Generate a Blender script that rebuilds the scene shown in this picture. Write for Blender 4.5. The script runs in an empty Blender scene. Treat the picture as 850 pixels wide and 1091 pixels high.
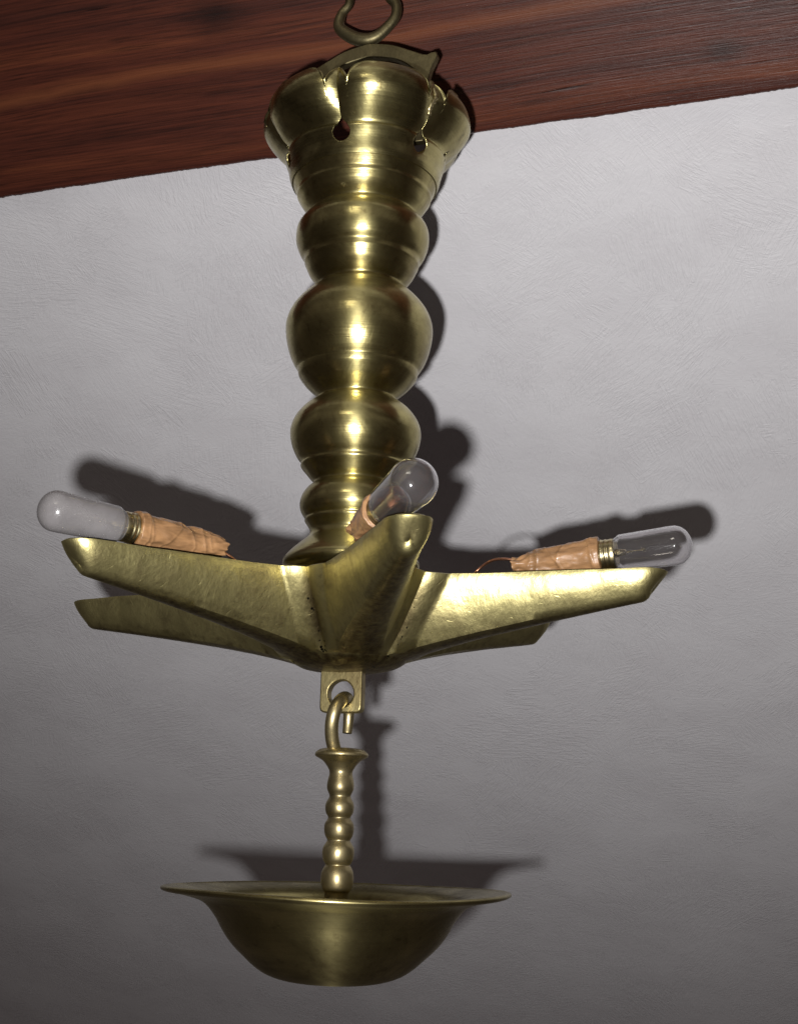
import bpy, bmesh, math, random
from mathutils import Vector, Matrix, noise
R = math.radians
PI = math.pi
random.seed(4)
S = bpy.context.scene
COL = S.collection

# ------------------------------------------------------------------ helpers
def link(o, parent=None):
    COL.objects.link(o)
    if parent is not None:
        o.parent = parent
    return o

def tag(o, label=None, cat=None, group=None, kind=None):
    if label: o['label'] = label
    if cat: o['category'] = cat
    if group: o['group'] = group
    if kind: o['kind'] = kind
    return o

def thing(name, label, cat, loc=(0, 0, 0), rot=None, group=None):
    o = bpy.data.objects.new(name, None)
    o.empty_display_size = .02
    link(o)
    o.location = loc
    if rot is not None:
        o.rotation_mode = 'QUATERNION'
        o.rotation_quaternion = rot
    return tag(o, label, cat, group)

def obj(name, bm, mat, parent=None, smooth=True, sharp=None):
    me = bpy.data.meshes.new(name)
    bmesh.ops.recalc_face_normals(bm, faces=bm.faces)
    bm.to_mesh(me); bm.free()
    me.materials.append(mat)
    for p in me.polygons: p.use_smooth = smooth
    if smooth and sharp is not None:
        me.set_sharp_from_angle(angle=R(sharp))
    o = bpy.data.objects.new(name, me)
    return link(o, parent)

def solid(o, t, offset=-1, rim=True):
    m = o.modifiers.new('thickness', 'SOLIDIFY'); m.thickness = t; m.offset = offset; m.use_rim = rim
    return m

def bev(o, w, seg=2, ang=30):
    m = o.modifiers.new('bevel', 'BEVEL'); m.width = w; m.segments = seg
    m.limit_method = 'ANGLE'; m.angle_limit = R(ang)
    return m

def smooth_profile(P, n=3):
    """Catmull-Rom through (z, r) points"""
    out = []
    for i in range(len(P) - 1):
        p0 = P[max(i - 1, 0)]; p1 = P[i]; p2 = P[i + 1]; p3 = P[min(i + 2, len(P) - 1)]
        for k in range(n):
            t = k / n
            q = []
            for a, b, c, d in zip(p0, p1, p2, p3):
                q.append(.5 * (2*b + (c - a)*t + (2*a - 5*b + 4*c - d)*t*t + (3*b - a - 3*c + d)*t*t*t))
            out.append((q[0], max(q[1], 0)))
    out.append(P[-1])
    return out

def lathe(P, seg=128, wob=0, fn=None, cap=False):
    bm = bmesh.new()
    rows = []
    for z, r in P:
        if r < 1e-5:
            rows.append([bm.verts.new((0, 0, z))])
        else:
            row = []
            for i in range(seg):
                a = 2*PI*i/seg
                rr = r
                if wob: rr += wob * noise.noise((math.cos(a)*1.3, math.sin(a)*1.3, z*60))
                v = Vector((rr*math.cos(a), rr*math.sin(a), z))
                if fn: v = fn(v, a, z)
                row.append(bm.verts.new(v))
            rows.append(row)
    for A, B in zip(rows, rows[1:]):
        for i in range(seg):
            j = (i + 1) % seg
            if len(A) == 1 and len(B) == 1: continue
            if len(A) == 1: bm.faces.new((A[0], B[i], B[j]))
            elif len(B) == 1: bm.faces.new((A[i], A[j], B[0]))
            else: bm.faces.new((A[i], A[j], B[j], B[i]))
    if cap:
        for row in (rows[0], rows[-1]):
            if len(row) > 2: bm.faces.new(row)
    return bm

def catmull(P, n=8, closed=False):
    P = [Vector(p) for p in P]; out = []; N = len(P)
    rng = range(N) if closed else range(N - 1)
    for i in rng:
        g = (lambda k: P[k % N]) if closed else (lambda k: P[min(max(k, 0), N - 1)])
        p0, p1, p2, p3 = g(i - 1), g(i), g(i + 1), g(i + 2)
        for k in range(n):
            t = k / n
            out.append(.5*(2*p1 + (p2 - p0)*t + (2*p0 - 5*p1 + 4*p2 - p3)*t*t + (3*p1 - p0 - 3*p2 + p3)*t*t*t))
    if not closed: out.append(P[-1])
    return out

def tube(P, rad, seg=16, closed=False, bm=None, flat=1.0, up=Vector((0, 1, 0))):
    """sweep along P; rad a number or f(t); flat squashes across 'up'"""
    bm = bm or bmesh.new(); N = len(P); rows = []
    for i, p in enumerate(P):
        a = P[(i - 1) % N] if closed else P[max(i - 1, 0)]
        b = P[(i + 1) % N] if closed else P[min(i + 1, N - 1)]
        t = (b - a).normalized()
        x = up.cross(t)
        if x.length < 1e-3: x = Vector((1, 0, 0)).cross(t)
        x.normalize(); y = t.cross(x).normalized()
        r = rad(i / (N - 1)) if callable(rad) else rad
        rows.append([bm.verts.new(p + x*r*math.cos(2*PI*k/seg) + y*r*flat*math.sin(2*PI*k/seg)) for k in range(seg)])
    pairs = list(zip(rows, rows[1:]))
    if closed: pairs.append((rows[-1], rows[0]))
    for A, B in pairs:
        for k in range(seg):
            j = (k + 1) % seg
            bm.faces.new((A[k], A[j], B[j], B[k]))
    if not closed:
        bm.faces.new(rows[0]); bm.faces.new(rows[-1])
    return bm

# ------------------------------------------------------------------ materials
def mat(name):
    m = bpy.data.materials.new(name); m.use_nodes = True
    nt = m.node_tree; nt.nodes.clear()
    out = nt.nodes.new('ShaderNodeOutputMaterial')
    return m, nt, out

def N(nt, typ, **kw):
    n = nt.nodes.new(typ)
    for k, v in kw.items():
        if k in n.inputs.keys() if isinstance(k, str) else False: n.inputs[k].default_value = v
        else: setattr(n, k, v)
    return n

def setin(n, **kw):
    for k, v in kw.items(): n.inputs[k.replace('_', ' ')].default_value = v
    return n

def ramp(nt, src, stops):
    r = nt.nodes.new('ShaderNodeValToRGB')
    e = r.color_ramp.elements
    while len(e) < len(stops): e.new(.5)
    for el, (p, c) in zip(e, stops):
        el.position = p
        el.color = c if len(c) == 4 else (*c, 1)
    nt.links.new(src, r.inputs[0])
    return r

def g(v): return (v, v, v, 1)

def noise_tex(nt, vec, scale, detail=6, rough=.6, dist=0):
    n = nt.nodes.new('ShaderNodeTexNoise')
    n.inputs['Scale'].default_value = scale; n.inputs['Detail'].default_value = detail
    n.inputs['Roughness'].default_value = rough; n.inputs['Distortion'].default_value = dist
    if vec is not None: nt.links.new(vec, n.inputs['Vector'])
    return n

def mapping(nt, vec, scale=(1, 1, 1), rot=(0, 0, 0), loc=(0, 0, 0)):
    m = nt.nodes.new('ShaderNodeMapping')
    m.inputs['Scale'].default_value = scale; m.inputs['Rotation'].default_value = rot
    m.inputs['Location'].default_value = loc
    nt.links.new(vec, m.inputs['Vector'])
    return m.outputs[0]

def brass(name, clean, dark, stain_amt=.5, rough=(.16, .34), seed=0, turned=False, bump=.15, wide=.3, scale=1, valley=False, dent=5):
    m, nt, out = mat(name); L = nt.links.new
    tc = nt.nodes.new('ShaderNodeTexCoord').outputs['Object']
    v = mapping(nt, tc, loc=(seed, seed*2.1, seed*.7))
    n1 = noise_tex(nt, v, 28*scale, 8, .65, .6)          # tarnish clouds
    n2 = noise_tex(nt, v, 160*scale, 6, .7)              # fine spots
    st = ramp(nt, n1.outputs[0], [(.38, g(0)), (.66, g(1))])
    sp = ramp(nt, n2.outputs[0], [(.56, g(0)), (.74, g(1))])
    add = nt.nodes.new('ShaderNodeMath'); add.operation = 'MULTIPLY_ADD'; add.use_clamp = True
    L(sp.outputs[0], add.inputs[0]); add.inputs[1].default_value = .55
    L(st.outputs[0], add.inputs[2])
    fac = nt.nodes.new('ShaderNodeMath'); fac.operation = 'MULTIPLY'; L(add.outputs[0], fac.inputs[0]); fac.inputs[1].default_value = stain_amt
    mix = nt.nodes.new('ShaderNodeMix'); mix.data_type = 'RGBA'
    L(fac.outputs[0], mix.inputs['Factor']); mix.inputs['A'].default_value = (*clean, 1); mix.inputs['B'].default_value = (*dark, 1)
    if valley:
        geo = nt.nodes.new('ShaderNodeNewGeometry')
        sx = nt.nodes.new('ShaderNodeSeparateXYZ'); L(tc, sx.inputs[0])
        def M(op, a, b=None, c=None, clamp=False):
            n = nt.nodes.new('ShaderNodeMath'); n.operation = op; n.use_clamp = clamp
            for i, q in enumerate((a, b, c)):
                if q is None: continue
                if isinstance(q, (int, float)): n.inputs[i].default_value = q
                else: L(q, n.inputs[i])
            return n.outputs[0]
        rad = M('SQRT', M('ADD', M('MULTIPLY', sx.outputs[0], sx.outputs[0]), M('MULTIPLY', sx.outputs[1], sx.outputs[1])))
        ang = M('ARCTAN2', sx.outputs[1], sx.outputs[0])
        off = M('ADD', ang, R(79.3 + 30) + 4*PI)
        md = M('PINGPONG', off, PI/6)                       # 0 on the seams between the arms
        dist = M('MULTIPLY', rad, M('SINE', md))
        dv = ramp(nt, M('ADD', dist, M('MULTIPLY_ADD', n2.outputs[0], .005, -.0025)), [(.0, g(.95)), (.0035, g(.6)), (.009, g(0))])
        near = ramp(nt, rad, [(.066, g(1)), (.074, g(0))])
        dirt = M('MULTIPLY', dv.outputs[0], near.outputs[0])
        low = nt.nodes.new('ShaderNodeMapRange'); L(sx.outputs[2], low.inputs[0])       # colour gets darker downwards, towards the keels
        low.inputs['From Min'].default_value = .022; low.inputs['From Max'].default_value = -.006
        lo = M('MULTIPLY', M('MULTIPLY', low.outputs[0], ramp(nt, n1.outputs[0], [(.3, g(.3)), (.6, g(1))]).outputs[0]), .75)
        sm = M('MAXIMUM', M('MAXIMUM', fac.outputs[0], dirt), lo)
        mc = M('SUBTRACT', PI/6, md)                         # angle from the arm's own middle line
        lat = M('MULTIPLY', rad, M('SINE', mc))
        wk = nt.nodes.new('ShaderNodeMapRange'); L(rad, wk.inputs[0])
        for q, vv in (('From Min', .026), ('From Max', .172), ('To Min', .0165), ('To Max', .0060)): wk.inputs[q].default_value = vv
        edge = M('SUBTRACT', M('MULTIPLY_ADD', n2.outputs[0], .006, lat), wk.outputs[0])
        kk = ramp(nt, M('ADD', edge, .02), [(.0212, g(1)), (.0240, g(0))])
        keel_dark = M('MULTIPLY', M('MULTIPLY', kk.outputs[0], M('LESS_THAN', rad, .178)), ramp(nt, n2.outputs[0], [(.35, g(1)), (.72, g(.55))]).outputs[0])  # darker strip along each arm's middle line, ragged at its edges
        sm = M('MAXIMUM', sm, keel_dark)
        worn = ramp(nt, geo.outputs['Pointiness'], [(.515, g(1)), (.56, g(.05))])
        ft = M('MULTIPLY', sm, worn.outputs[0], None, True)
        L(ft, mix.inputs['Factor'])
        # casting pits strung along the seams
        pv = nt.nodes.new('ShaderNodeTexVoronoi'); pv.inputs['Scale'].default_value = 330; L(tc, pv.inputs['Vector'])
        pit = M('MULTIPLY', M('LESS_THAN', pv.outputs['Distance'], M('MULTIPLY', n2.outputs[0], .5)), M('LESS_THAN', M('ABSOLUTE', M('SUBTRACT', dist, .0012)), .0011))
        pit = M('MULTIPLY', pit, M('LESS_THAN', rad, .060))
    # scratches: thin stretched noises in two directions
    sv = mapping(nt, v, (420, 150, 260) if not turned else (14, 14, 900), (.4, .3, .5) if not turned else (0, 0, 0))
    s1 = noise_tex(nt, sv, 1, 3, .6)
    sv2 = mapping(nt, v, (120, 900, 90), (.6, .9, 1.1))
    s2 = noise_tex(nt, sv2, 1, 2, .5)
    s2r = ramp(nt, s2.outputs[0], [(.68, g(0)), (.76, g(1))])
    rr = nt.nodes.new('ShaderNodeMapRange'); L(n1.outputs[0], rr.inputs[0])
    rr.inputs['From Min'].default_value = .3; rr.inputs['From Max'].default_value = .7
    rr.inputs['To Min'].default_value = rough[0]; rr.inputs['To Max'].default_value = rough[1]
    ra = nt.nodes.new('ShaderNodeMath'); ra.operation = 'MULTIPLY_ADD'
    L(s1.outputs[0], ra.inputs[0]); ra.inputs[1].default_value = .12; L(rr.outputs[0], ra.inputs[2])
    h = nt.nodes.new('ShaderNodeMath'); h.operation = 'MULTIPLY_ADD'
    L(s2r.outputs[0], h.inputs[0]); h.inputs[1].default_value = -.35; L(s1.outputs[0], h.inputs[2])
    h2 = nt.nodes.new('ShaderNodeMath'); h2.operation = 'MULTIPLY_ADD'
    L(n1.outputs[0], h2.inputs[0]); h2.inputs[1].default_value = 2.5; L(h.outputs[0], h2.inputs[2])
    dn = noise_tex(nt, v, 45*scale, 2, .5)               # shallow dents
    h3 = nt.nodes.new('ShaderNodeMath'); h3.operation = 'MULTIPLY_ADD'
    L(dn.outputs[0], h3.inputs[0]); h3.inputs[1].default_value = dent; L(h2.outputs[0], h3.inputs[2])
    if valley:
        h4 = M('MULTIPLY_ADD', pit, -4.0, h3.outputs[0])
        pm = nt.nodes.new('ShaderNodeMix'); pm.data_type = 'RGBA'; L(pit, pm.inputs['Factor'])
        L(mix.outputs['Result'], pm.inputs['A']); pm.inputs['B'].default_value = (.012, .010, .008, 1)
        mix = pm
    else: h4 = h3.outputs[0]
    b = nt.nodes.new('ShaderNodeBump'); b.inputs['Strength'].default_value = bump; b.inputs['Distance'].default_value = .0004
    L(h4, b.inputs['Height'])
    def pr(extra):
        p = nt.nodes.new('ShaderNodeBsdfPrincipled'); p.inputs['Metallic'].default_value = 1
        L(mix.outputs['Result'], p.inputs['Base Color']); L(b.outputs[0], p.inputs['Normal'])
        if extra is None: L(ra.outputs[0], p.inputs['Roughness'])
        else: p.inputs['Roughness'].default_value = extra
        if turned and extra is not None:
            tg = nt.nodes.new('ShaderNodeTangent'); tg.direction_type = 'RADIAL'; tg.axis = 'Z'
            L(tg.outputs[0], p.inputs['Tangent']); p.inputs['Anisotropic'].default_value = .85; p.inputs['Anisotropic Rotation'].default_value = .25
        return p
    A = pr(None); B = pr(.42 if turned else .55)
    ms = nt.nodes.new('ShaderNodeMixShader'); ms.inputs[0].default_value = wide
    L(A.outputs[0], ms.inputs[1]); L(B.outputs[0], ms.inputs[2]); L(ms.outputs[0], out.inputs[0])
    return m

CLEAN = (.56, .47, .22); DARK = (.17, .115, .045)
M_col = brass('turned_brass', (.55, .485, .215), (.18, .135, .055), .75, (.09, .20), 1, True, .22, .42)
M_crown = brass('brushed_dark_brass', (.50, .44, .20), (.10, .075, .03), .85, (.10, .26), 3, True, .25, .38)
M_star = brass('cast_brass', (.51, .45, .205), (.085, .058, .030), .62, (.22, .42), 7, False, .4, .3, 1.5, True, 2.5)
M_lug = brass('lug_brass', (.50, .43, .21), (.16, .10, .045), .8, (.2, .38), 9, False, .35, .35)
M_pan = brass('dull_brass', (.44, .38, .17), (.12, .09, .04), .75, (.16, .32), 11, True, .12, .35)
M_stem = brass('polished_brass', (.50, .42, .23), (.17, .13, .06), .7, (.16, .32), 15, False, .2, .4)
M_bail = brass('tarnished_bronze', (.20, .17, .09), (.07, .055, .03), .7, (.32, .5), 19, False, .4, .5)

def plaster():
    m, nt, out = mat('brushed_plaster'); L = nt.links.new
    tc = nt.nodes.new('ShaderNodeTexCoord').outputs['Object']
    def strokes(cell, fine, seed, stretch=7):
        wn = noise_tex(nt, mapping(nt, tc, loc=(seed, seed, 0)), cell*1.3, 3, .6)
        mixv = nt.nodes.new('ShaderNodeMix'); mixv.data_type = 'RGBA'; mixv.blend_type = 'LINEAR_LIGHT'
        mixv.inputs['Factor'].default_value = .12
        L(mapping(nt, tc, loc=(seed, 0, 0)), mixv.inputs['A']); L(wn.outputs['Color'], mixv.inputs['B'])
        vo = nt.nodes.new('ShaderNodeTexVoronoi'); vo.inputs['Scale'].default_value = cell
        L(mixv.outputs['Result'], vo.inputs['Vector'])
        sep = nt.nodes.new('ShaderNodeSeparateColor'); L(vo.outputs['Color'], sep.inputs[0])
        ang = nt.nodes.new('ShaderNodeMath'); ang.operation = 'MULTIPLY_ADD'
        L(sep.outputs[0], ang.inputs[0]); ang.inputs[1].default_value = 3.2
        wob = nt.nodes.new('ShaderNodeMath'); wob.operation = 'MULTIPLY'; L(wn.outputs[0], wob.inputs[0]); wob.inputs[1].default_value = .0
        L(wob.outputs[0], ang.inputs[2])
        vr = nt.nodes.new('ShaderNodeVectorRotate'); vr.rotation_type = 'Z_AXIS'
        L(tc, vr.inputs['Vector']); L(ang.outputs[0], vr.inputs['Angle']); L(vo.outputs['Position'], vr.inputs['Center'])
        ns = noise_tex(nt, mapping(nt, vr.outputs[0], (fine/stretch, fine, fine)), 1, 3, .55, .9)
        rr = ramp(nt, ns.outputs[0], [(.42, g(0)), (.62, g(1))])
        # each patch has its own strength
        k = ramp(nt, sep.outputs[1], [(.15, g(.12)), (.9, g(1))])
        mu = nt.nodes.new('ShaderNodeMath'); mu.operation = 'MULTIPLY'
        L(rr.outputs[0], mu.inputs[0]); L(k.outputs[0], mu.inputs[1])
        return mu.outputs[0]
    a = strokes(11, 420, 3.1); b2 = strokes(16, 560, 8.4, 6)
    fine = noise_tex(nt, tc, 260, 5, .65)
    big = noise_tex(nt, tc, 9, 4, .55)
    h1 = nt.nodes.new('ShaderNodeMath'); h1.operation = 'ADD'; L(a, h1.inputs[0]); L(b2, h1.inputs[1])
    h2 = nt.nodes.new('ShaderNodeMath'); h2.operation = 'MULTIPLY_ADD'; L(fine.outputs[0], h2.inputs[0]); h2.inputs[1].default_value = 1.2; L(h1.outputs[0], h2.inputs[2])
    h3 = nt.nodes.new('ShaderNodeMath'); h3.operation = 'MULTIPLY_ADD'; L(big.outputs[0], h3.inputs[0]); h3.inputs[1].default_value = 6; L(h2.outputs[0], h3.inputs[2])
    bp = nt.nodes.new('ShaderNodeBump'); bp.inputs['Strength'].default_value = .4; bp.inputs['Distance'].default_value = .0006
    L(h3.outputs[0], bp.inputs['Height'])
    blot = noise_tex(nt, mapping(nt, tc, (1, 1.5, 1), (0, 0, .5)), 9, 6, .65)
    c = ramp(nt, blot.outputs[0], [(.35, (.68, .662, .682)), (.60, (.73, .715, .735))])
    p = nt.nodes.new('ShaderNodeBsdfPrincipled'); L(c.outputs[0], p.inputs['Base Color'])
    p.inputs['Roughness'].default_value = .48; p.inputs['Specular IOR Level'].default_value = .35
    L(bp.outputs[0], p.inputs['Normal']); L(p.outputs[0], out.inputs[0])
    return m

def wood():
    m, nt, out = mat('varnished_beam_wood'); L = nt.links.new
    tc = nt.nodes.new('ShaderNodeTexCoord').outputs['Object']
    # slow waves bend the grain
    wv = noise_tex(nt, mapping(nt, tc, (2.2, 5, 5)), 1, 2, .5)
    ad = nt.nodes.new('ShaderNodeMix'); ad.data_type = 'RGBA'; ad.blend_type = 'LINEAR_LIGHT'; ad.inputs['Factor'].default_value = .008
    L(tc, ad.inputs['A']); L(wv.outputs['Color'], ad.inputs['B'])
    base = ad.outputs['Result']
    g1 = noise_tex(nt, mapping(nt, base, (1.5, 62, 62)), 1, 8, .62)
    g2 = noise_tex(nt, mapping(nt, base, (13, 620, 620)), 1, 6, .75)
    g3 = noise_tex(nt, mapping(nt, base, (26, 1100, 1100)), 1, 2, .5)
    c1 = ramp(nt, g1.outputs[0], [(.30, (.036, .010, .007)), (.47, (.080, .019, .010)), (.60, (.105, .026, .012)), (.76, (.17, .048, .018))])
    c2 = ramp(nt, g2.outputs[0], [(.36, g(.35)), (.50, g(.85)), (.64, g(1.2))])
    mu = nt.nodes.new('ShaderNodeMix'); mu.data_type = 'RGBA'; mu.blend_type = 'MULTIPLY'; mu.inputs['Factor'].default_value = .85
    L(c1.outputs[0], mu.inputs['A']); L(c2.outputs[0], mu.inputs['B'])
    # light sapwood streak running the length of the beam
    sx = nt.nodes.new('ShaderNodeSeparateXYZ'); L(base, sx.inputs[0])
    sb = nt.nodes.new('ShaderNodeMath'); sb.operation = 'SUBTRACT'; L(sx.outputs[1], sb.inputs[0]); sb.inputs[1].default_value = .078
    wn = noise_tex(nt, mapping(nt, tc, (7, 20, 20)), 1, 4, .6)
    wm = nt.nodes.new('ShaderNodeMath'); wm.operation = 'MULTIPLY_ADD'; L(wn.outputs[0], wm.inputs[0]); wm.inputs[1].default_value = .02; L(sb.outputs[0], wm.inputs[2])
    w2 = nt.nodes.new('ShaderNodeMath'); w2.operation = 'SUBTRACT'; L(wm.outputs[0], w2.inputs[0]); w2.inputs[1].default_value = .01
    ab = nt.nodes.new('ShaderNodeMath'); ab.operation = 'ABSOLUTE'; L(w2.outputs[0], ab.inputs[0])
    sr = ramp(nt, ab.outputs[0], [(.0, g(.75)), (.0022, g(.5)), (.007, g(0))])
    m2 = nt.nodes.new('ShaderNodeMix'); m2.data_type = 'RGBA'; L(sr.outputs[0], m2.inputs['Factor'])
    L(mu.outputs['Result'], m2.inputs['A']); m2.inputs['B'].default_value = (.17, .052, .020, 1)
    # drying cracks
    ck = noise_tex(nt, mapping(nt, base, (9, 260, 260), loc=(3, 1, 0)), 1, 3, .5)
    cr = ramp(nt, ck.outputs[0], [(.24, g(0)), (.30, g(1))])
    m3 = nt.nodes.new('ShaderNodeMix'); m3.data_type = 'RGBA'; m3.blend_type = 'MULTIPLY'; m3.inputs['Factor'].default_value = .8
    L(m2.outputs['Result'], m3.inputs['A']); L(cr.outputs[0], m3.inputs['B'])
    # dark knots
    last = m3.outputs['Result']
    for kx, ky, kr in ((-.11, .113, .011), (.235, .034, .006), (-.33, .055, .005)):
        sub = nt.nodes.new('ShaderNodeVectorMath'); sub.operation = 'SUBTRACT'; L(base, sub.inputs[0]); sub.inputs[1].default_value = (kx, ky, .007)
        sc = nt.nodes.new('ShaderNodeVectorMath'); sc.operation = 'MULTIPLY'; L(sub.outputs[0], sc.inputs[0]); sc.inputs[1].default_value = (.62, 1, 0)
        ln = nt.nodes.new('ShaderNodeVectorMath'); ln.operation = 'LENGTH'; L(sc.outputs[0], ln.inputs[0])
        kn = noise_tex(nt, mapping(nt, tc, (60, 130, 60)), 1, 4, .6)
        ka = nt.nodes.new('ShaderNodeMath'); ka.operation = 'MULTIPLY_ADD'; L(kn.outputs[0], ka.inputs[0]); ka.inputs[1].default_value = kr*1.2; L(ln.outputs['Value'], ka.inputs[2])
        kd = ramp(nt, ka.outputs[0], [(kr*.9, g(.35)), (kr*1.5, g(.65)), (kr*2.4, g(1))])
        km = nt.nodes.new('ShaderNodeMix'); km.data_type = 'RGBA'; km.blend_type = 'MULTIPLY'; km.inputs['Factor'].default_value = 1
        L(last, km.inputs['A']); L(kd.outputs[0], km.inputs['B']); last = km.outputs['Result']
    hh = nt.nodes.new('ShaderNodeMath'); hh.operation = 'MULTIPLY_ADD'; L(g3.outputs[0], hh.inputs[0]); hh.inputs[1].default_value = .5; L(g2.outputs[0], hh.inputs[2])
    h2 = nt.nodes.new('ShaderNodeMath'); h2.operation = 'ADD'; L(hh.outputs[0], h2.inputs[0]); L(cr.outputs[0], h2.inputs[1])
    bp = nt.nodes.new('ShaderNodeBump'); bp.inputs['Strength'].default_value = .55; bp.inputs['Distance'].default_value = .0006
    L(h2.outputs[0], bp.inputs['Height'])
    p = nt.nodes.new('ShaderNodeBsdfPrincipled'); L(last, p.inputs['Base Color'])
    p.inputs['Roughness'].default_value = .42; L(bp.outputs[0], p.inputs['Normal'])
    p.inputs['Coat Weight'].default_value = .15; p.inputs['Coat Roughness'].default_value = .3
    L(p.outputs[0], out.inputs[0])
    return m

def glass(name, rough, milky):
    m, nt, out = mat(name); L = nt.links.new
    p = nt.nodes.new('ShaderNodeBsdfPrincipled')
    p.inputs['Transmission Weight'].default_value = 1; p.inputs['IOR'].default_value = 1.45
    tc = nt.nodes.new('ShaderNodeTexCoord').outputs['Object']
    n = noise_tex(nt, tc, 70, 3, .5)
    rr = nt.nodes.new('ShaderNodeMapRange'); L(n.outputs[0], rr.inputs[0]); rr.inputs['From Min'].default_value = .35; rr.inputs['From Max'].default_value = .7
    rr.inputs['To Min'].default_value = rough; rr.inputs['To Max'].default_value = rough*1.8 + .03
    L(rr.outputs[0], p.inputs['Roughness']); p.inputs['Base Color'].default_value = (.93, .92, .93, 1)
    d = nt.nodes.new('ShaderNodeBsdfPrincipled'); d.inputs['Base Color'].default_value = (.50, .47, .47, 1)
    d.inputs['Roughness'].default_value = .25
    ms = nt.nodes.new('ShaderNodeMixShader')
    r2 = nt.nodes.new('ShaderNodeMapRange'); L(n.outputs[0], r2.inputs[0]); r2.inputs['From Min'].default_value = .3; r2.inputs['From Max'].default_value = .75
    r2.inputs['To Min'].default_value = milky*.8; r2.inputs['To Max'].default_value = milky*1.2
    L(r2.outputs[0], ms.inputs[0]); L(p.outputs[0], ms.inputs[1]); L(d.outputs[0], ms.inputs[2]); L(ms.outputs[0], out.inputs[0])
    return m

def plain(name, col, rough=.5, metal=0, nscale=60, var=.3, bump=0, coat=0, stretch=(1, 1, 1)):
    m, nt, out = mat(name); L = nt.links.new
    tc = nt.nodes.new('ShaderNodeTexCoord').outputs['Object']
    n = noise_tex(nt, mapping(nt, tc, stretch), nscale, 6, .6, .5)
    c = ramp(nt, n.outputs[0], [(.3, tuple(x*(1 - var) for x in col)), (.7, tuple(min(1, x*(1 + var)) for x in col))])
    p = nt.nodes.new('ShaderNodeBsdfPrincipled'); L(c.outputs[0], p.inputs['Base Color'])
    p.inputs['Roughness'].default_value = rough; p.inputs['Metallic'].default_value = metal
    p.inputs['Coat Weight'].default_value = coat
    if bump:
        b = nt.nodes.new('ShaderNodeBump'); b.inputs['Strength'].default_value = bump; b.inputs['Distance'].default_value = .0006
        L(n.outputs[0], b.inputs['Height']); L(b.outputs[0], p.inputs['Normal'])
    L(p.outputs[0], out.inputs[0])
    return m

M_plaster = plaster(); M_wood = wood()
M_glass_clear = glass('clear_glass', .02, .05)
M_glass_milky = glass('milky_glass', .18, .33)
M_glass_mid = glass('hazy_glass', .03, .07)
M_tape = plain('brown_tape', (.32, .172, .078), .38, 0, 150, .45, .8, .3, (1, 1, .3))
M_cap = plain('cap_metal', (.55, .47, .27), .3, 1, 200, .25)
M_wire = plain('copper_wire', (.75, .36, .22), .3, 1, 200, .2)
M_inner = plain('copper_orange', (.62, .22, .08), .4, .3, 90, .4, .3)
M_iron = plain('dark_iron', (.09, .08, .07), .5, 1, 80, .4, .4)

# ------------------------------------------------------------------ setting: sloped plaster ceiling and beam
YAW = 18.6
mh = Vector((math.sin(R(YAW)), math.cos(R(YAW)), 0))
u = Vector((math.cos(R(YAW)), -math.sin(R(YAW)), 0))
nrm = Vector((mh.x, mh.y, 1.243)).normalized()          # into the ceiling
sl = Vector((-mh.x*1.243, -mh.y*1.243, 1)).normalized()  # up the slope, towards the viewer
O = Vector((.018, .101, .4925))
frame = Matrix((( u.x, sl.x, -nrm.x, O.x), (u.y, sl.y, -nrm.y, O.y), (u.z, sl.z, -nrm.z, O.z), (0, 0, 0, 1)))
# local axes: x along the beam, y up the slope, z out of the ceiling towards the room

bm = bmesh.new()
x0, x1, y0, y1 = -2.4, 1.8, -2.6, .9
nx, ny = 120, 100
grid = [[bm.verts.new((x0 + (x1 - x0)*i/nx, y0 + (y1 - y0)*j/ny,
         .0022*noise.noise((i*.31, j*.33, 1)) )) for i in range(nx + 1)] for j in range(ny + 1)]
for j in range(ny):
    for i in range(nx):
        bm.faces.new((grid[j][i], grid[j][i+1], grid[j+1][i+1], grid[j+1][i]))
ceil = obj('sloped_ceiling', bm, M_plaster)
ceil.matrix_world = frame
solid(ceil, .08, 1 if sum(p.normal.z for p in ceil.data.polygons) < 0 else -1)
tag(ceil, kind='structure')

bm = bmesh.new()
def beam_section(x):
    w = .0008*noise.noise((x*30, 0, 0)) + .0005*noise.noise((x*120, 4, 0)) + .0004*noise.noise((x*420, 4, 0)) + .002*noise.noise((x*3, 9, 2))
    h = .007
    P = [(w, -.004), (w, h*.45)]
    for k in range(1, 6):
        a = k/5*PI/2
        P.append((w + .004 - .004*math.cos(a), h*.45 + (h*.55)*math.sin(a)))
    for k in range(1, 14):
        y = .004 + k*.25/13
        P.append((y, h + .0009*noise.noise((x*4, y*25, 3))))
    P += [(.26, -.004)]
    return P
rows = []
NX = 1800
for i in range(NX + 1):
    x = -1.1 + 2.0*i/NX
    rows.append([bm.verts.new((x, y, z)) for y, z in beam_section(x)])
for A, B in zip(rows, rows[1:]):
    for k in range(len(A) - 1): bm.faces.new((A[k], A[k+1], B[k+1], B[k]))
bm.faces.new(rows[0]); bm.faces.new(rows[-1])
beam = obj('ceiling_beam', bm, M_wood, sharp=50)
beam.matrix_world = frame
tag(beam, 'dark red-brown varnished wooden beam crossing the top behind the brass lamp', 'beam')

# ------------------------------------------------------------------ hanging lamp
AX = -.0022
lamp = thing('hanging_lamp', 'old brass hanging star lamp with beaded column and six pointed trough arms below the beam', 'lamp', (AX, 0, .10))
def L2(z): return z - .10        # world height to the lamp's own

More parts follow.
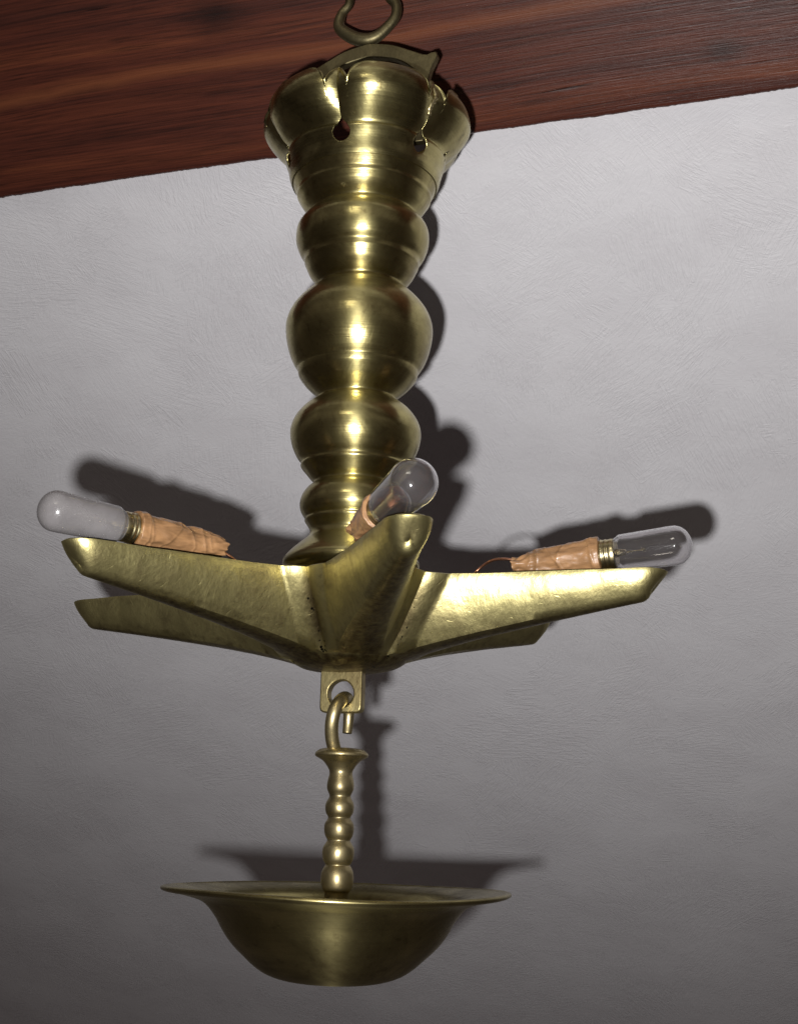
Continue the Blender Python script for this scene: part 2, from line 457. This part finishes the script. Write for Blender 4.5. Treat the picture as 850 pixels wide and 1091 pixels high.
col_P = [(0.4127, 0.04823), (0.40473, 0.04692), (0.39877, 0.04441), (0.39678, 0.0435), (0.3948, 0.04315), (0.39282, 0.04191), (0.38822, 0.03883), (0.38362, 0.03393), (0.38165, 0.03452), (0.37772, 0.03872), (0.37315, 0.04169), (0.36859, 0.04255), (0.36209, 0.04217), (0.35562, 0.0397), (0.35239, 0.03726), (0.35045, 0.0366), (0.34852, 0.03632), (0.34659, 0.0354), (0.34145, 0.03296), (0.33697, 0.02932), (0.33441, 0.02691), (0.33249, 0.0275), (0.32867, 0.03225), (0.32358, 0.03757), (0.3166, 0.04286), (0.30902, 0.04574), (0.3021, 0.04625), (0.29457, 0.04526), (0.28708, 0.04311), (0.28086, 0.04009), (0.27776, 0.03799), (0.2759, 0.03755), (0.27404, 0.03707), (0.27219, 0.03617), (0.26725, 0.0323), (0.26294, 0.02757), (0.25987, 0.02462), (0.25803, 0.02461), (0.25558, 0.0281), (0.25129, 0.03333), (0.24519, 0.03795), (0.23911, 0.04022), (0.23366, 0.04045), (0.22702, 0.03892), (0.221, 0.03596), (0.21799, 0.03361), (0.21619, 0.03290), (0.2144, 0.033), (0.21081, 0.03007), (0.20723, 0.02715), (0.20484, 0.02483), (0.20306, 0.02539), (0.20068, 0.02826), (0.19652, 0.03111), (0.19178, 0.0325), (0.18706, 0.03217), (0.18352, 0.03042), (0.18176, 0.02897), (0.18, 0.02924), (0.17647, 0.02692), (0.17355, 0.02576), (0.17004, 0.02688), (0.16537, 0.03198), (0.16071, 0.03707), (0.15607, 0.04101), (0.15317, 0.04155), (0.15144, 0.03982), (.1500, .036), (.1475, .033), (.10, .030)]
P = [(L2(z), r) for z, r in smooth_profile([(.4065, .0462)] + col_P[1:], 4)]
obj('column', lathe(P, 160, .00025), M_col, lamp)

# crown: calyx of six bulging petals with teardrop holes in the valleys
crown_P = [(.4035, .0458), (.4070, .0472), (.4127, .0484), (.4180, .0503), (.4203, .0509), (.4218, .0500), (0.4250, 0.0520), (0.4300, 0.0580), (0.4360, 0.0635), (0.4420, 0.0668), (0.4485, 0.0663), (0.4540, 0.0628), (0.4572, 0.0595)]
cp = smooth_profile(crown_P, 6)
def crown_r(t):
    x = t*(len(cp) - 1); i = min(int(x), len(cp) - 2); f = x - i
    return cp[i][0]*(1 - f) + cp[i+1][0]*f, cp[i][1]*(1 - f) + cp[i+1][1]*f
PET0 = -90 + 14          # azimuth of the front petal's middle
bm = bmesh.new()
NA, NV = 1440, 150
def phi_of(a):           # signed degrees from the nearest petal middle
    d = (math.degrees(a) - PET0) % 60
    return d - 60 if d > 30 else d
def crown_top(ph):
    """height of the rim as a share of the profile"""
    x = abs(ph)
    if x < 23.5: return .74 + .26*math.sqrt(max(0, 1 - (x/24)**2.3)) - .035*math.exp(-((ph + 9)/3.0)**2)
    y = (30 - x)/6.5                     # small pointed leaflet between the petals
    return .775 + .165*(1 - y)**.8
V = []
for j in range(NV + 1):
    row = []
    for i in range(NA):
        a = 2*PI*i/NA; ph = phi_of(a)
        t = j/NV*crown_top(ph)
        z, r = crown_r(t)
        w = max(0, min(1, (z - .414)/.022))
        r *= 1 - w*(.085*(abs(ph)/30)**3.0)
        lip = max(0, (j/NV - .93)/.07); r += .0016*lip*lip       # rim curls outward
        r *= 1 + .010*noise.noise((math.cos(a)*3, math.sin(a)*3, z*40))*w
        row.append(bm.verts.new((r*math.cos(a), r*math.sin(a), L2(z))))
    V.append(row)
def in_hole(a, z):
    ph = phi_of(a)
    x = (30 - abs(ph))*PI/180*.055       # distance from the valley, metres
    h = z - .4170                        # teardrop centre height
    if h < 0: return (x/.0064)**2 + (h/.0066)**2 < 1
    if h < .0088: return x < .0064*(1 - h/.0088)**.8
    return False
for j in range(NV):
    for i in range(NA):
        k = (i + 1) % NA
        a = 2*PI*(i + .5)/NA; z = sum(v.co.z for v in (V[j][i], V[j+1][k]))/2 + .10
        if in_hole(a, z): continue
        dd = (math.degrees(a) - (PET0 + 66)) % 360
        if min(dd, 360 - dd) < 2.6 and abs(z - .4225) < .0042*(1 - min(dd, 360 - dd)/2.7): continue
        bm.faces.new((V[j][i], V[j][k], V[j+1][k], V[j+1][i]))
bmesh.ops.delete(bm, geom=[v for v in bm.verts if not v.link_faces], context='VERTS')
crown = obj('crown', bm, M_crown, lamp)
solid(crown, .0013, -1)
# rough soldered seam between the front and the right petal
bm = bmesh.new(); a = R(PET0 + 29.3); pts = []
for k in range(40):
    t = .36 + .60*k/39*.94
    z, r = crown_r(t); w = max(0, min(1, (z - .414)/.022)); r = r*(1 - w*.078) + .0008
    aa = a + .02*math.sin(k*.5)
    pts.append(Vector((r*math.cos(aa), r*math.sin(aa), L2(z))))
pts = pts[18:]
tube(pts, lambda t: .0017 + .0007*math.sin(t*60) + .0004*noise.noise((t*40, 0, 0)), 10, bm=bm)
obj('solder_seam', bm, M_stem, crown)

# bail: flat arched strap with flared shoulders, standing in the crown
outer = [(.0395, .430), (.0412, .460), (.0430, .479), (.0478, .4905), (.0455, .4935), (.0400, .4920), (.0300, .4965), (.0160, .5030), (0, .5062)]
inner = [(.0315, .430), (.0338, .458), (.0350, .473), (.0305, .4835), (.0175, .4925), (0, .4962)]
def dens(Q, n=6): return [(a, b) for b, a in smooth_profile([(q[1], q[0]) for q in Q], n)]
def dens2(Q, n=6):
    c = catmull([(a, 0, b) for a, b in Q], n); return [(v.x, v.z) for v in c]
def resample(Q, n):
    Ls = [0]
    for a, b in zip(Q, Q[1:]): Ls.append(Ls[-1] + math.hypot(a[0]-b[0], a[1]-b[1]))
    out = []
    for k in range(n):
        s = Ls[-1]*k/(n - 1); i = max(j for j in range(len(Ls)) if Ls[j] <= s + 1e-12); i = min(i, len(Q) - 2)
        f = (s - Ls[i])/(Ls[i+1] - Ls[i]); out.append((Q[i][0]*(1-f) + Q[i+1][0]*f, Q[i][1]*(1-f) + Q[i+1][1]*f))
    return out
o1 = resample(dens2(outer), 40); i1 = resample(dens2(inner), 40)
O_ = o1 + [(-x, z) for x, z in reversed(o1[:-1])]; I_ = i1 + [(-x, z) for x, z in reversed(i1[:-1])]
bm = bmesh.new(); T = .0028
ring = []
for (ox, oz), (ix, iz) in zip(O_, I_):
    ring.append([bm.verts.new((x, y, L2(z))) for x, y, z in ((ox, -T, oz), (ix, -T, iz), (ix, T, iz), (ox, T, oz))])
for A, B in zip(ring, ring[1:]):
    for k in range(4): bm.faces.new((A[k], A[(k+1) % 4], B[(k+1) % 4], B[k]))
bm.faces.new(ring[0]); bm.faces.new(ring[-1])
bail = obj('bail', bm, M_bail, lamp, sharp=40)
bail.rotation_euler.z = R(-17); bev(bail, .0007)
# rivets holding the bail in the crown
for s in (-1, 1):
    obj('pin', tube([Vector((s*.030, 0, L2(.445))), Vector((s*.0515, 0, L2(.445)))], .0024, 14), M_bail, bail)
# lyre shaped hanging loop
lp = [(-.004, .5105), (-.0125, .5140), (-.0215, .5225), (-.0205, .5320), (-.0155, .5385), (-.0150, .5450), (-.0135, .5530), (-.0050, .5595),
      (.0060, .5590), (.0140, .5525), (.0145, .5450), (.0130, .5400), (.0180, .5330), (.0175, .5240), (.0110, .5160), (.0040, .5110)]
loop = obj('hanging_loop', tube(catmull([(x, -.001, L2(z)) for x, z in lp], 8, True), lambda t: .0032 + .0012*max(math.cos(t*2*PI), 0)**2 + .0003*math.sin(t*19), 16, True), M_bail, lamp)
loop.rotation_euler.z = R(-17)

# ------------------------------------------------------------------ star of six troughs
RT, RN, RB = .188, .0620, .030
A0 = -79.3
def rim_z(x, y): return .1400 + .0167*x - .0187*y
NS, NW = 60, 7
bm = bmesh.new()
def lerp(a, b, t): return a + (b - a)*t
def arm_section(t, RT):
    """t 0..1 along the arm; returns points from the left rim under the keel to the right rim, local (x, y, depth)"""
    c30, s30 = math.cos(R(30)), .5
    nose = max(0, (t - .90)/.10)
    sh = math.sqrt(max(0, 1 - nose**2)) if nose > 0 else 1
    # rim
    tt = t
    xr = lerp(RN*c30, RT, tt)
    if nose > 0: xr = lerp(RN*c30, RT, .90) + (RT - lerp(RN*c30, RT, .90))*math.sin(nose*PI/2); sh = math.cos(nose*PI/2)
    wr = lerp(RN*s30, .0098, min(1, t/.90)**.48)*max(sh, 0)
    xk_end = RT - .013
    xk = lerp(RB*c30, xk_end, min(1, t/.93))
    if t > .93: xk = xk_end + .0035*math.sin((t - .93)/.07*PI/2)
    wk = lerp(RB*s30, .0038, min(1, t/.90)**.6)*max(sh, 0)
    dk = lerp(.0455, .0128, t**.74) - .003*max(0, (t - .93)/.07)**2
    return xr, wr, xk, wk, dk
arms = []
hubv = None
for k in range(6):
    rows = []
    ca, sa = math.cos(R(A0 + 60*k)), math.sin(R(A0 + 60*k))
    for i in range(NS + 1):
        t = i/NS
        if t > .88: t = .88 + (t - .88)*1.0
        xr, wr, xk, wk, dk = arm_section(t, (RT, RT, .171, RT, RT, RT)[k])
        pts = []
        for s in (-1, 1):
            side = []
            for j in range(NW + 1):
                f = j/NW
                bulge = .0022*math.sin(f*PI)*(1 - .5*t)
                x = lerp(xr, xk, f**1.15); w = lerp(wr, wk, f) + (bulge if wr > .003 else 0)
                w = lerp(x*math.tan(PI/6), w, min(1, t*9))       # neighbouring walls meet in one seam
                d = dk*f
                side.append((x, s*w, d))
            pts.append(side)
        left = pts[0]; right = pts[1][::-1]
        mid = [(xk, lerp(-wk, wk, q), dk + .0012*(1 - (2*q - 1)**2)) for q in (.2, .4, .6, .8)]
        sec = left + mid + right
        row = []
        for (x, w, d) in sec:
            X = x*ca - w*sa; Y = x*sa + w*ca
            nz = .0008*noise.noise((X*35, Y*35, d*35 + 5)) + .0003*noise.noise((X*110, Y*110, d*90))
            Z = rim_z(X, Y) - d
            X += nz*.8; Y += nz*.8
            if d < .0005: Z += nz*.5
            row.append(bm.verts.new((X, Y, L2(Z))))
        rows.append(row)
    for A, B in zip(rows, rows[1:]):
        for q in range(len(A) - 1):
            bm.faces.new((A[q], A[q+1], B[q+1], B[q]))
    arms.append(rows)
# hub underside: cap between the six keels, bulging down
hub_ring = []
for k in range(6):
    hub_ring += [arms[k][0][q] for q in range(NW, NW + 6)]
prev = hub_ring
cz = sum(v.co.z for v in hub_ring)/len(hub_ring)
for s in (.82, .6, .35, .15):
    cur = [bm.verts.new((v.co.x*s, v.co.y*s, lerp(v.co.z, cz, 1 - s) - .0035*(1 - s**2))) for v in hub_ring]
    n = len(cur)
    for i in range(n):
        j = (i + 1) % n
        bm.faces.new((prev[i], prev[j], cur[j], cur[i]))
    prev = cur
bm.faces.new(prev)
bmesh.ops.remove_doubles(bm, verts=bm.verts, dist=.00012)
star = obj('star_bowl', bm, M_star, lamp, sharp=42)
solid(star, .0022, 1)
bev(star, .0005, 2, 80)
# shallow collar turned under the hub
P = [(z - .10, r) for z, r in smooth_profile([(.1055, .029), (.1015, .0348), (.0983, .0364), (.0950, .0345), (.0918, .0290), (.0895, .0200), (.0885, .010), (.0882, 0)], 4)]
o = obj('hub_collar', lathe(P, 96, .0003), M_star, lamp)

# lug: plate with a round hole under the hub
def plate_with_hole(w, z0, z1, t, cz, r, round_=.0035, n=64):
    bm = bmesh.new(); fr = []
    for i in range(n):
        a = 2*PI*i/n; dx, dz = math.cos(a), math.sin(a)
        # superellipse-ish rounded rectangle, hole centre cz
        hx = w/2; hz = (z1 - cz) if dz > 0 else (cz - z0)
        e = 9
        k = 1/((abs(dx)/hx)**e + (abs(dz)/hz)**e)**(1/e)
        fr.append([(r*dx, cz + r*dz), (k*dx, cz + k*dz)])
    vs = [[[bm.verts.new((x, y, z)) for (x, z) in pr] for y in (-t/2, t/2)] for pr in fr]
    for i in range(n):
        j = (i + 1) % n; a, b = vs[i], vs[j]
        bm.faces.new((a[0][0], a[0][1], b[0][1], b[0][0])); bm.faces.new((a[1][0], b[1][0], b[1][1], a[1][1]))
        bm.faces.new((a[0][0], b[0][0], b[1][0], a[1][0])); bm.faces.new((a[0][1], a[1][1], b[1][1], b[0][1]))
    return bm
lug = obj('lug', plate_with_hole(.0262, L2(.0645), L2(.0950), .0072, L2(.0757), .0079), M_lug, lamp, sharp=40)
lug.location.x = -.0022; lug.rotation_euler.z = R(-17); bev(lug, .0009, 2, 50)

# ------------------------------------------------------------------ drip pan hanging below
PX = -.0036
pan = thing('drip_pan', 'round brass drip pan with beaded stem hooked under the star lamp', 'drip pan', (PX, 0, -.0870))
def L3(z): return z + .0870
stem_P = [(0.04433, 0.0030), (0.0441, 0.0080), (0.0434, 0.0125), (0.04188, 0.01489), (0.04052, 0.01571), (0.03917, 0.01515), (0.03673, 0.01101), (0.03348, 0.00825), (0.03078, 0.00687), (0.02863, 0.00687), (0.02647, 0.00741), (0.02432, 0.00784), (0.02217, 0.008), (0.02002, 0.00767), (0.01788, 0.00668), (0.01654, 0.00629), (0.0152, 0.00673), (0.01253, 0.00809), (0.00986, 0.00841), (0.0072, 0.00797), (0.00507, 0.00682), (0.00427, 0.00654), (0.00321, 0.00698), (0.00082, 0.00839), (-0.00236, 0.00871), (-0.00553, 0.00816), (-0.00764, 0.00706), (-0.00843, 0.00674), (-0.00949, 0.00717), (-0.01238, 0.00885), (-0.0158, 0.00922), (-0.01921, 0.00867), (-0.02131, 0.00758), (-0.02235, 0.00703), (-0.02366, 0.0079), (-0.02653, 0.00919), (-0.0307, 0.0095), (-0.03434, 0.0089), (-0.03694, 0.00781), (-0.03953, 0.007), (-0.06267, 0.00695), (-0.0800, 0.0085), (-.0850, .012)]
obj('stem', lathe([(L3(z), r) for z, r in smooth_profile(stem_P, 4)], 64, .0002, cap=True), M_stem, pan)
hk = [(-.0040, -.0040, .0425), (-.0058, -.0075, .0500), (-.0060, -.0105, .0580), (-.0045, -.0110, .0655), (-.0015, -.0075, .0712), (.0010, -.0010, .0735), (.0025, .0055, .0722), (.0030, .0098, .0670), (.0028, .0108, .0600), (.0024, .0102, .0535)]
hook = obj('hook', tube(catmull([(x, y, L3(z)) for x, y, z in hk], 8), lambda t: .0040 - .0012*max(0, t - .55)/.45, 16, flat=.8), M_stem, pan)
pan_P = [(-0.0355, .0975), (-0.03575, .0990), (-0.03642, 0.09985), (-0.03771, 0.0996), (-0.03901, 0.0965), (-0.04030, 0.0880), (-0.04300, 0.0780), (-0.04625, 0.07307), (-0.05242, 0.06811), (-0.05909, 0.06423), (-0.06624, 0.05875), (-0.07286, 0.0517), (-0.07843, 0.0452), (-0.08247, 0.0385), (-0.08525, 0.0298), (-0.08660, 0.0185), (-0.08701, 0.0)]
inner_P = [(z + .0016, max(0, r - .0006)) for z, r in pan_P[4:-1]]
inner_P = [(-.0362, .0955), (-.0376, .0870), (-.0402, .0768), (-.0440, .0712), (-.0505, .0662), (-.0580, .0620), (-.0655, .0565), (-.0720, .0497), (-.0775, .0430), (-.0812, .0365), (-.0838, .0280), (-.0852, .0160), (-.0855, 0)]
full = list(reversed(pan_P)) + inner_P
def pan_wob(v, a, z):
    k = .0006*math.sin(2*a + .8) + .0005*math.sin(3*a + 2)
    v.z += k*(v.xy.length/.1)**2
    return v
bowl = obj('pan_bowl', lathe([(L3(z), r) for z, r in smooth_profile(full, 3)], 192, .0003, pan_wob), M_pan, pan)

# ------------------------------------------------------------------ tubular bulbs lying in the troughs
def bulb(name, label, inner_pt, tip_pt, gl, glen, gmat, seed, wire=False, core=False):
    """inner_pt: tape end; tip_pt: centre of the glass dome"""
    a = Vector(inner_pt); b = Vector(tip_pt); d = (b - a)
    L = d.length; q = d.to_track_quat('Z', 'Y')
    t = thing(name, label, 'light bulb', a, q, 'tubular bulbs lying in the star arms')
    r = gl; g0 = L - glen
    rnd = random.Random(seed)
    # glass envelope
    P = [(g0 - .0010, r*.72), (g0 + .0010, r*.80), (g0 + .0028, r*.91), (g0 + .0055, r*.93), (L - glen*.45, r*.965), (L - .003, r)]
    for k in range(0, 11):
        aa = k/10*PI/2
        P.append((L + r*.86*math.sin(aa), r*math.cos(aa) if k < 10 else 0))
    gob = obj('glass_envelope', lathe(smooth_profile(P, 3), 64), gmat, t)
    solid(gob, .0005, -1, False)
    # filament stem
    bm = bmesh.new()
    tube(catmull([(0, 0, g0), (.0010, 0, g0 + .008), (.0026, .001, g0 + .016)], 5), .0003, 6, bm=bm)
    tube(catmull([(0, 0, g0), (-.0010, 0, g0 + .008), (-.0026, -.001, g0 + .016)], 5), .0003, 6, bm=bm)
    tube([Vector((.0026*math.cos(k*.7)*.5 + .0026*(1 - k/12), .0012*math.sin(k*1.9), g0 + .016 + .0009*math.sin(k*1.4))) for k in range(24)], .00018, 6, bm=bm)
    tube([Vector((0, 0, g0 - .002)), Vector((0, 0, g0 + .006))], lambda t: .0030 - .0014*t, 12, bm=bm)
    obj('filament', bm, M_cap, gob)
    if core:
        P = [(g0 - .004, .0075), (g0 + .004, .0080), (g0 + .010, .0072), (g0 + .014, .0050), (g0 + .0155, .0015), (g0 + .0158, 0)]
        def lump(v, an, z):
            k = 1 + .25*noise.noise((math.cos(an)*2, math.sin(an)*2, z*300)); v.x *= k; v.y *= k; return v
        obj('inner_holder', lathe(smooth_profile(P, 3), 40, 0, lump), M_inner, gob)
    # metal cap with a rolled thread
    c0 = g0 - .0085
    P = [(c0 - .001, r*.70), (c0, r*.76), (c0 + .0012, r*.79), (c0 + .0024, r*.755), (c0 + .0036, r*.785), (c0 + .0048, r*.75), (c0 + .0062, r*.77), (g0 - .0008, r*.76), (g0, r*.74)]
    obj('cap', lathe(smooth_profile(P, 3), 48, cap=True), M_cap, t)
    # socket wound in brown tape: spiral edges and crumples
    P = []; n = 160
    for k in range(n + 1):
        f = k/n; z = f*c0
        rr = r*lerp(.70, .84, f)
        if k == n: rr *= .93
        P.append((z, rr))
    def crumple(v, an, z):
        f = z/max(c0, 1e-6)
        ridge = 0
        for m_, (tilt, off) in enumerate(((.0036, .22), (-.0060, .48), (.0070, .66), (.0012, .93), (.0016, .88), (.0060, .10))):
            zz = z - (off*c0 + tilt*math.sin(an + seed + m_*1.3))
            ridge += .00040*math.exp(-(zz/.0010)**2) + .00036*(1/(1 + math.exp(-zz/.00015)))
        s = 1 + .16*noise.noise((math.cos(an)*1.4 + seed, math.sin(an)*1.4, z*70)) + .05*noise.noise((math.cos(an)*4, math.sin(an)*4 + seed, z*220))
        loose = max(0, 1 - f/.28)
        s *= 1 + loose*.40*noise.noise((math.cos(an)*2.2 + seed*3, math.sin(an)*2.2, z*130))
        rad = v.xy.length
        k = (rad*s + ridge*.8 - .0008)/rad
        v.x *= k; v.y *= k*(1 - .25*loose)
        v.z += loose*.003*noise.noise((math.cos(an)*2 + seed, math.sin(an)*2, 3))
        return v
    obj('tape_wrap', lathe(P, 96, 0, crumple, cap=True), M_tape, t)
    if wire:
        Pw = catmull([(0, r*.2, .004), (-.0005, r*.45, -.004), (.001, r*.52, -.013), (.004, r*.25, -.022), (.004, -r*.3, -.029)], 8)
        obj('wire', tube(Pw, .0008, 8), M_wire, t)
    else:
        Pw = catmull([(0, 0, .004), (.002, -r*.4, -.006), (.004, -r*.9, -.014), (.0, -r*1.6, -.022)], 8)
        obj('wire', tube(Pw, .0008, 8), M_wire, t)
    return t

bulb('light_bulb', 'milky tubular bulb with brown taped socket at the far left arm tip', (-.0732, -.0612, .1495), (-.1500, -.1273, .1532), .0108, .0375, M_glass_milky, 1.0)
bulb('light_bulb', 'clear tubular bulb with tan taped socket and copper wire at the right arm tip', (.0940, -.0335, .1490), (.1810, -.0640, .1578), .0112, .0335, M_glass_clear, 5.0, True)
bulb('light_bulb', 'hazy round-ended bulb rising over the tip of the front arm pointing at the viewer', (.0060, -.0930, .1545), (.0325, -.1840, .1590), .0120, .043, M_glass_mid, 9.0, False, True)

# ------------------------------------------------------------------ world, lights, camera
w = bpy.data.worlds.new('World'); S.world = w; w.use_nodes = True
bg = w.node_tree.nodes['Background']
wt = w.node_tree
wtc = wt.nodes.new('ShaderNodeTexCoord'); wn = wt.nodes.new('ShaderNodeTexNoise'); wn.inputs['Scale'].default_value = 1.7; wn.inputs['Detail'].default_value = 3
wt.links.new(wtc.outputs['Generated'], wn.inputs['Vector'])
wr = wt.nodes.new('ShaderNodeValToRGB'); wt.links.new(wn.outputs[0], wr.inputs[0])
wr.color_ramp.elements[0].position = .42; wr.color_ramp.elements[0].color = (.5, .43, .42, 1)
wr.color_ramp.elements[1].position = .62; wr.color_ramp.elements[1].color = (1, .9, .87, 1)
# the unlit floor below is darker than the room above
ws = wt.nodes.new('ShaderNodeSeparateXYZ'); wt.links.new(wtc.outputs['Generated'], ws.inputs[0])
wf = wt.nodes.new('ShaderNodeValToRGB'); wt.links.new(ws.outputs[2], wf.inputs[0])
wf.color_ramp.elements[0].position = .0; wf.color_ramp.elements[0].color = (.28, .25, .24, 1)
wf.color_ramp.elements[1].position = .25; wf.color_ramp.elements[1].color = (1, 1, 1, 1)
wm = wt.nodes.new('ShaderNodeMix'); wm.data_type = 'RGBA'; wm.blend_type = 'MULTIPLY'; wm.inputs['Factor'].default_value = 1
wt.links.new(wr.outputs[0], wm.inputs['A']); wt.links.new(wf.outputs[0], wm.inputs['B'])
wt.links.new(wm.outputs['Result'], bg.inputs[0]); bg.inputs[1].default_value = .165

cam = bpy.data.cameras.new('camera'); co = bpy.data.objects.new('camera', cam); COL.objects.link(co)
cam.sensor_fit = 'VERTICAL'; cam.sensor_height = 24; cam.lens = 24*1430/1091
cam.clip_start = .02; cam.clip_end = 50
CM = Matrix.Translation((.026, -.8, 0)) @ Matrix.Rotation(R(90 + 13.2), 4, 'X') @ Matrix.Rotation(R(1.6), 4, 'Z')
co.matrix_world = CM
S.camera = co

# the camera's own flash, just beside and below the lens
fl = bpy.data.lights.new('flash', 'SPOT'); fo = bpy.data.objects.new('flash', fl); COL.objects.link(fo)
fl.energy = 36; fl.color = (1, .99, .985); fl.shadow_soft_size = .009
fl.spot_size = R(92); fl.spot_blend = 1
fp = CM @ Vector((-.039, -.039, 0))
aim = Vector((.05, .05, .31))
fo.matrix_world = Matrix.Translation(fp) @ (aim - fp).to_track_quat('-Z', 'Y').to_matrix().to_4x4()

# weak light of a far window high behind the camera, mirrored in the beads
wl = bpy.data.lights.new('far_window_light', 'AREA'); wo = bpy.data.objects.new('far_window_light', wl); COL.objects.link(wo)
wl.shape = 'RECTANGLE'; wl.size = .48; wl.size_y = .30; wl.energy = 3.2; wl.color = (1, .93, .78)
wp = Vector((-.42, -1.75, 1.22)); tg = Vector((0, 0, .28))
wo.matrix_world = Matrix.Translation(wp) @ (tg - wp).to_track_quat('-Z', 'Y').to_matrix().to_4x4()

S.view_settings.view_transform = 'Standard'; S.view_settings.look = 'None'
S.view_settings.exposure = 0; S.view_settings.gamma = 1
S.render.engine = 'CYCLES'
S.cycles.max_bounces = 10; S.cycles.transmission_bounces = 8; S.cycles.transparent_max_bounces = 8
S.cycles.caustics_reflective = False; S.cycles.caustics_refractive = False
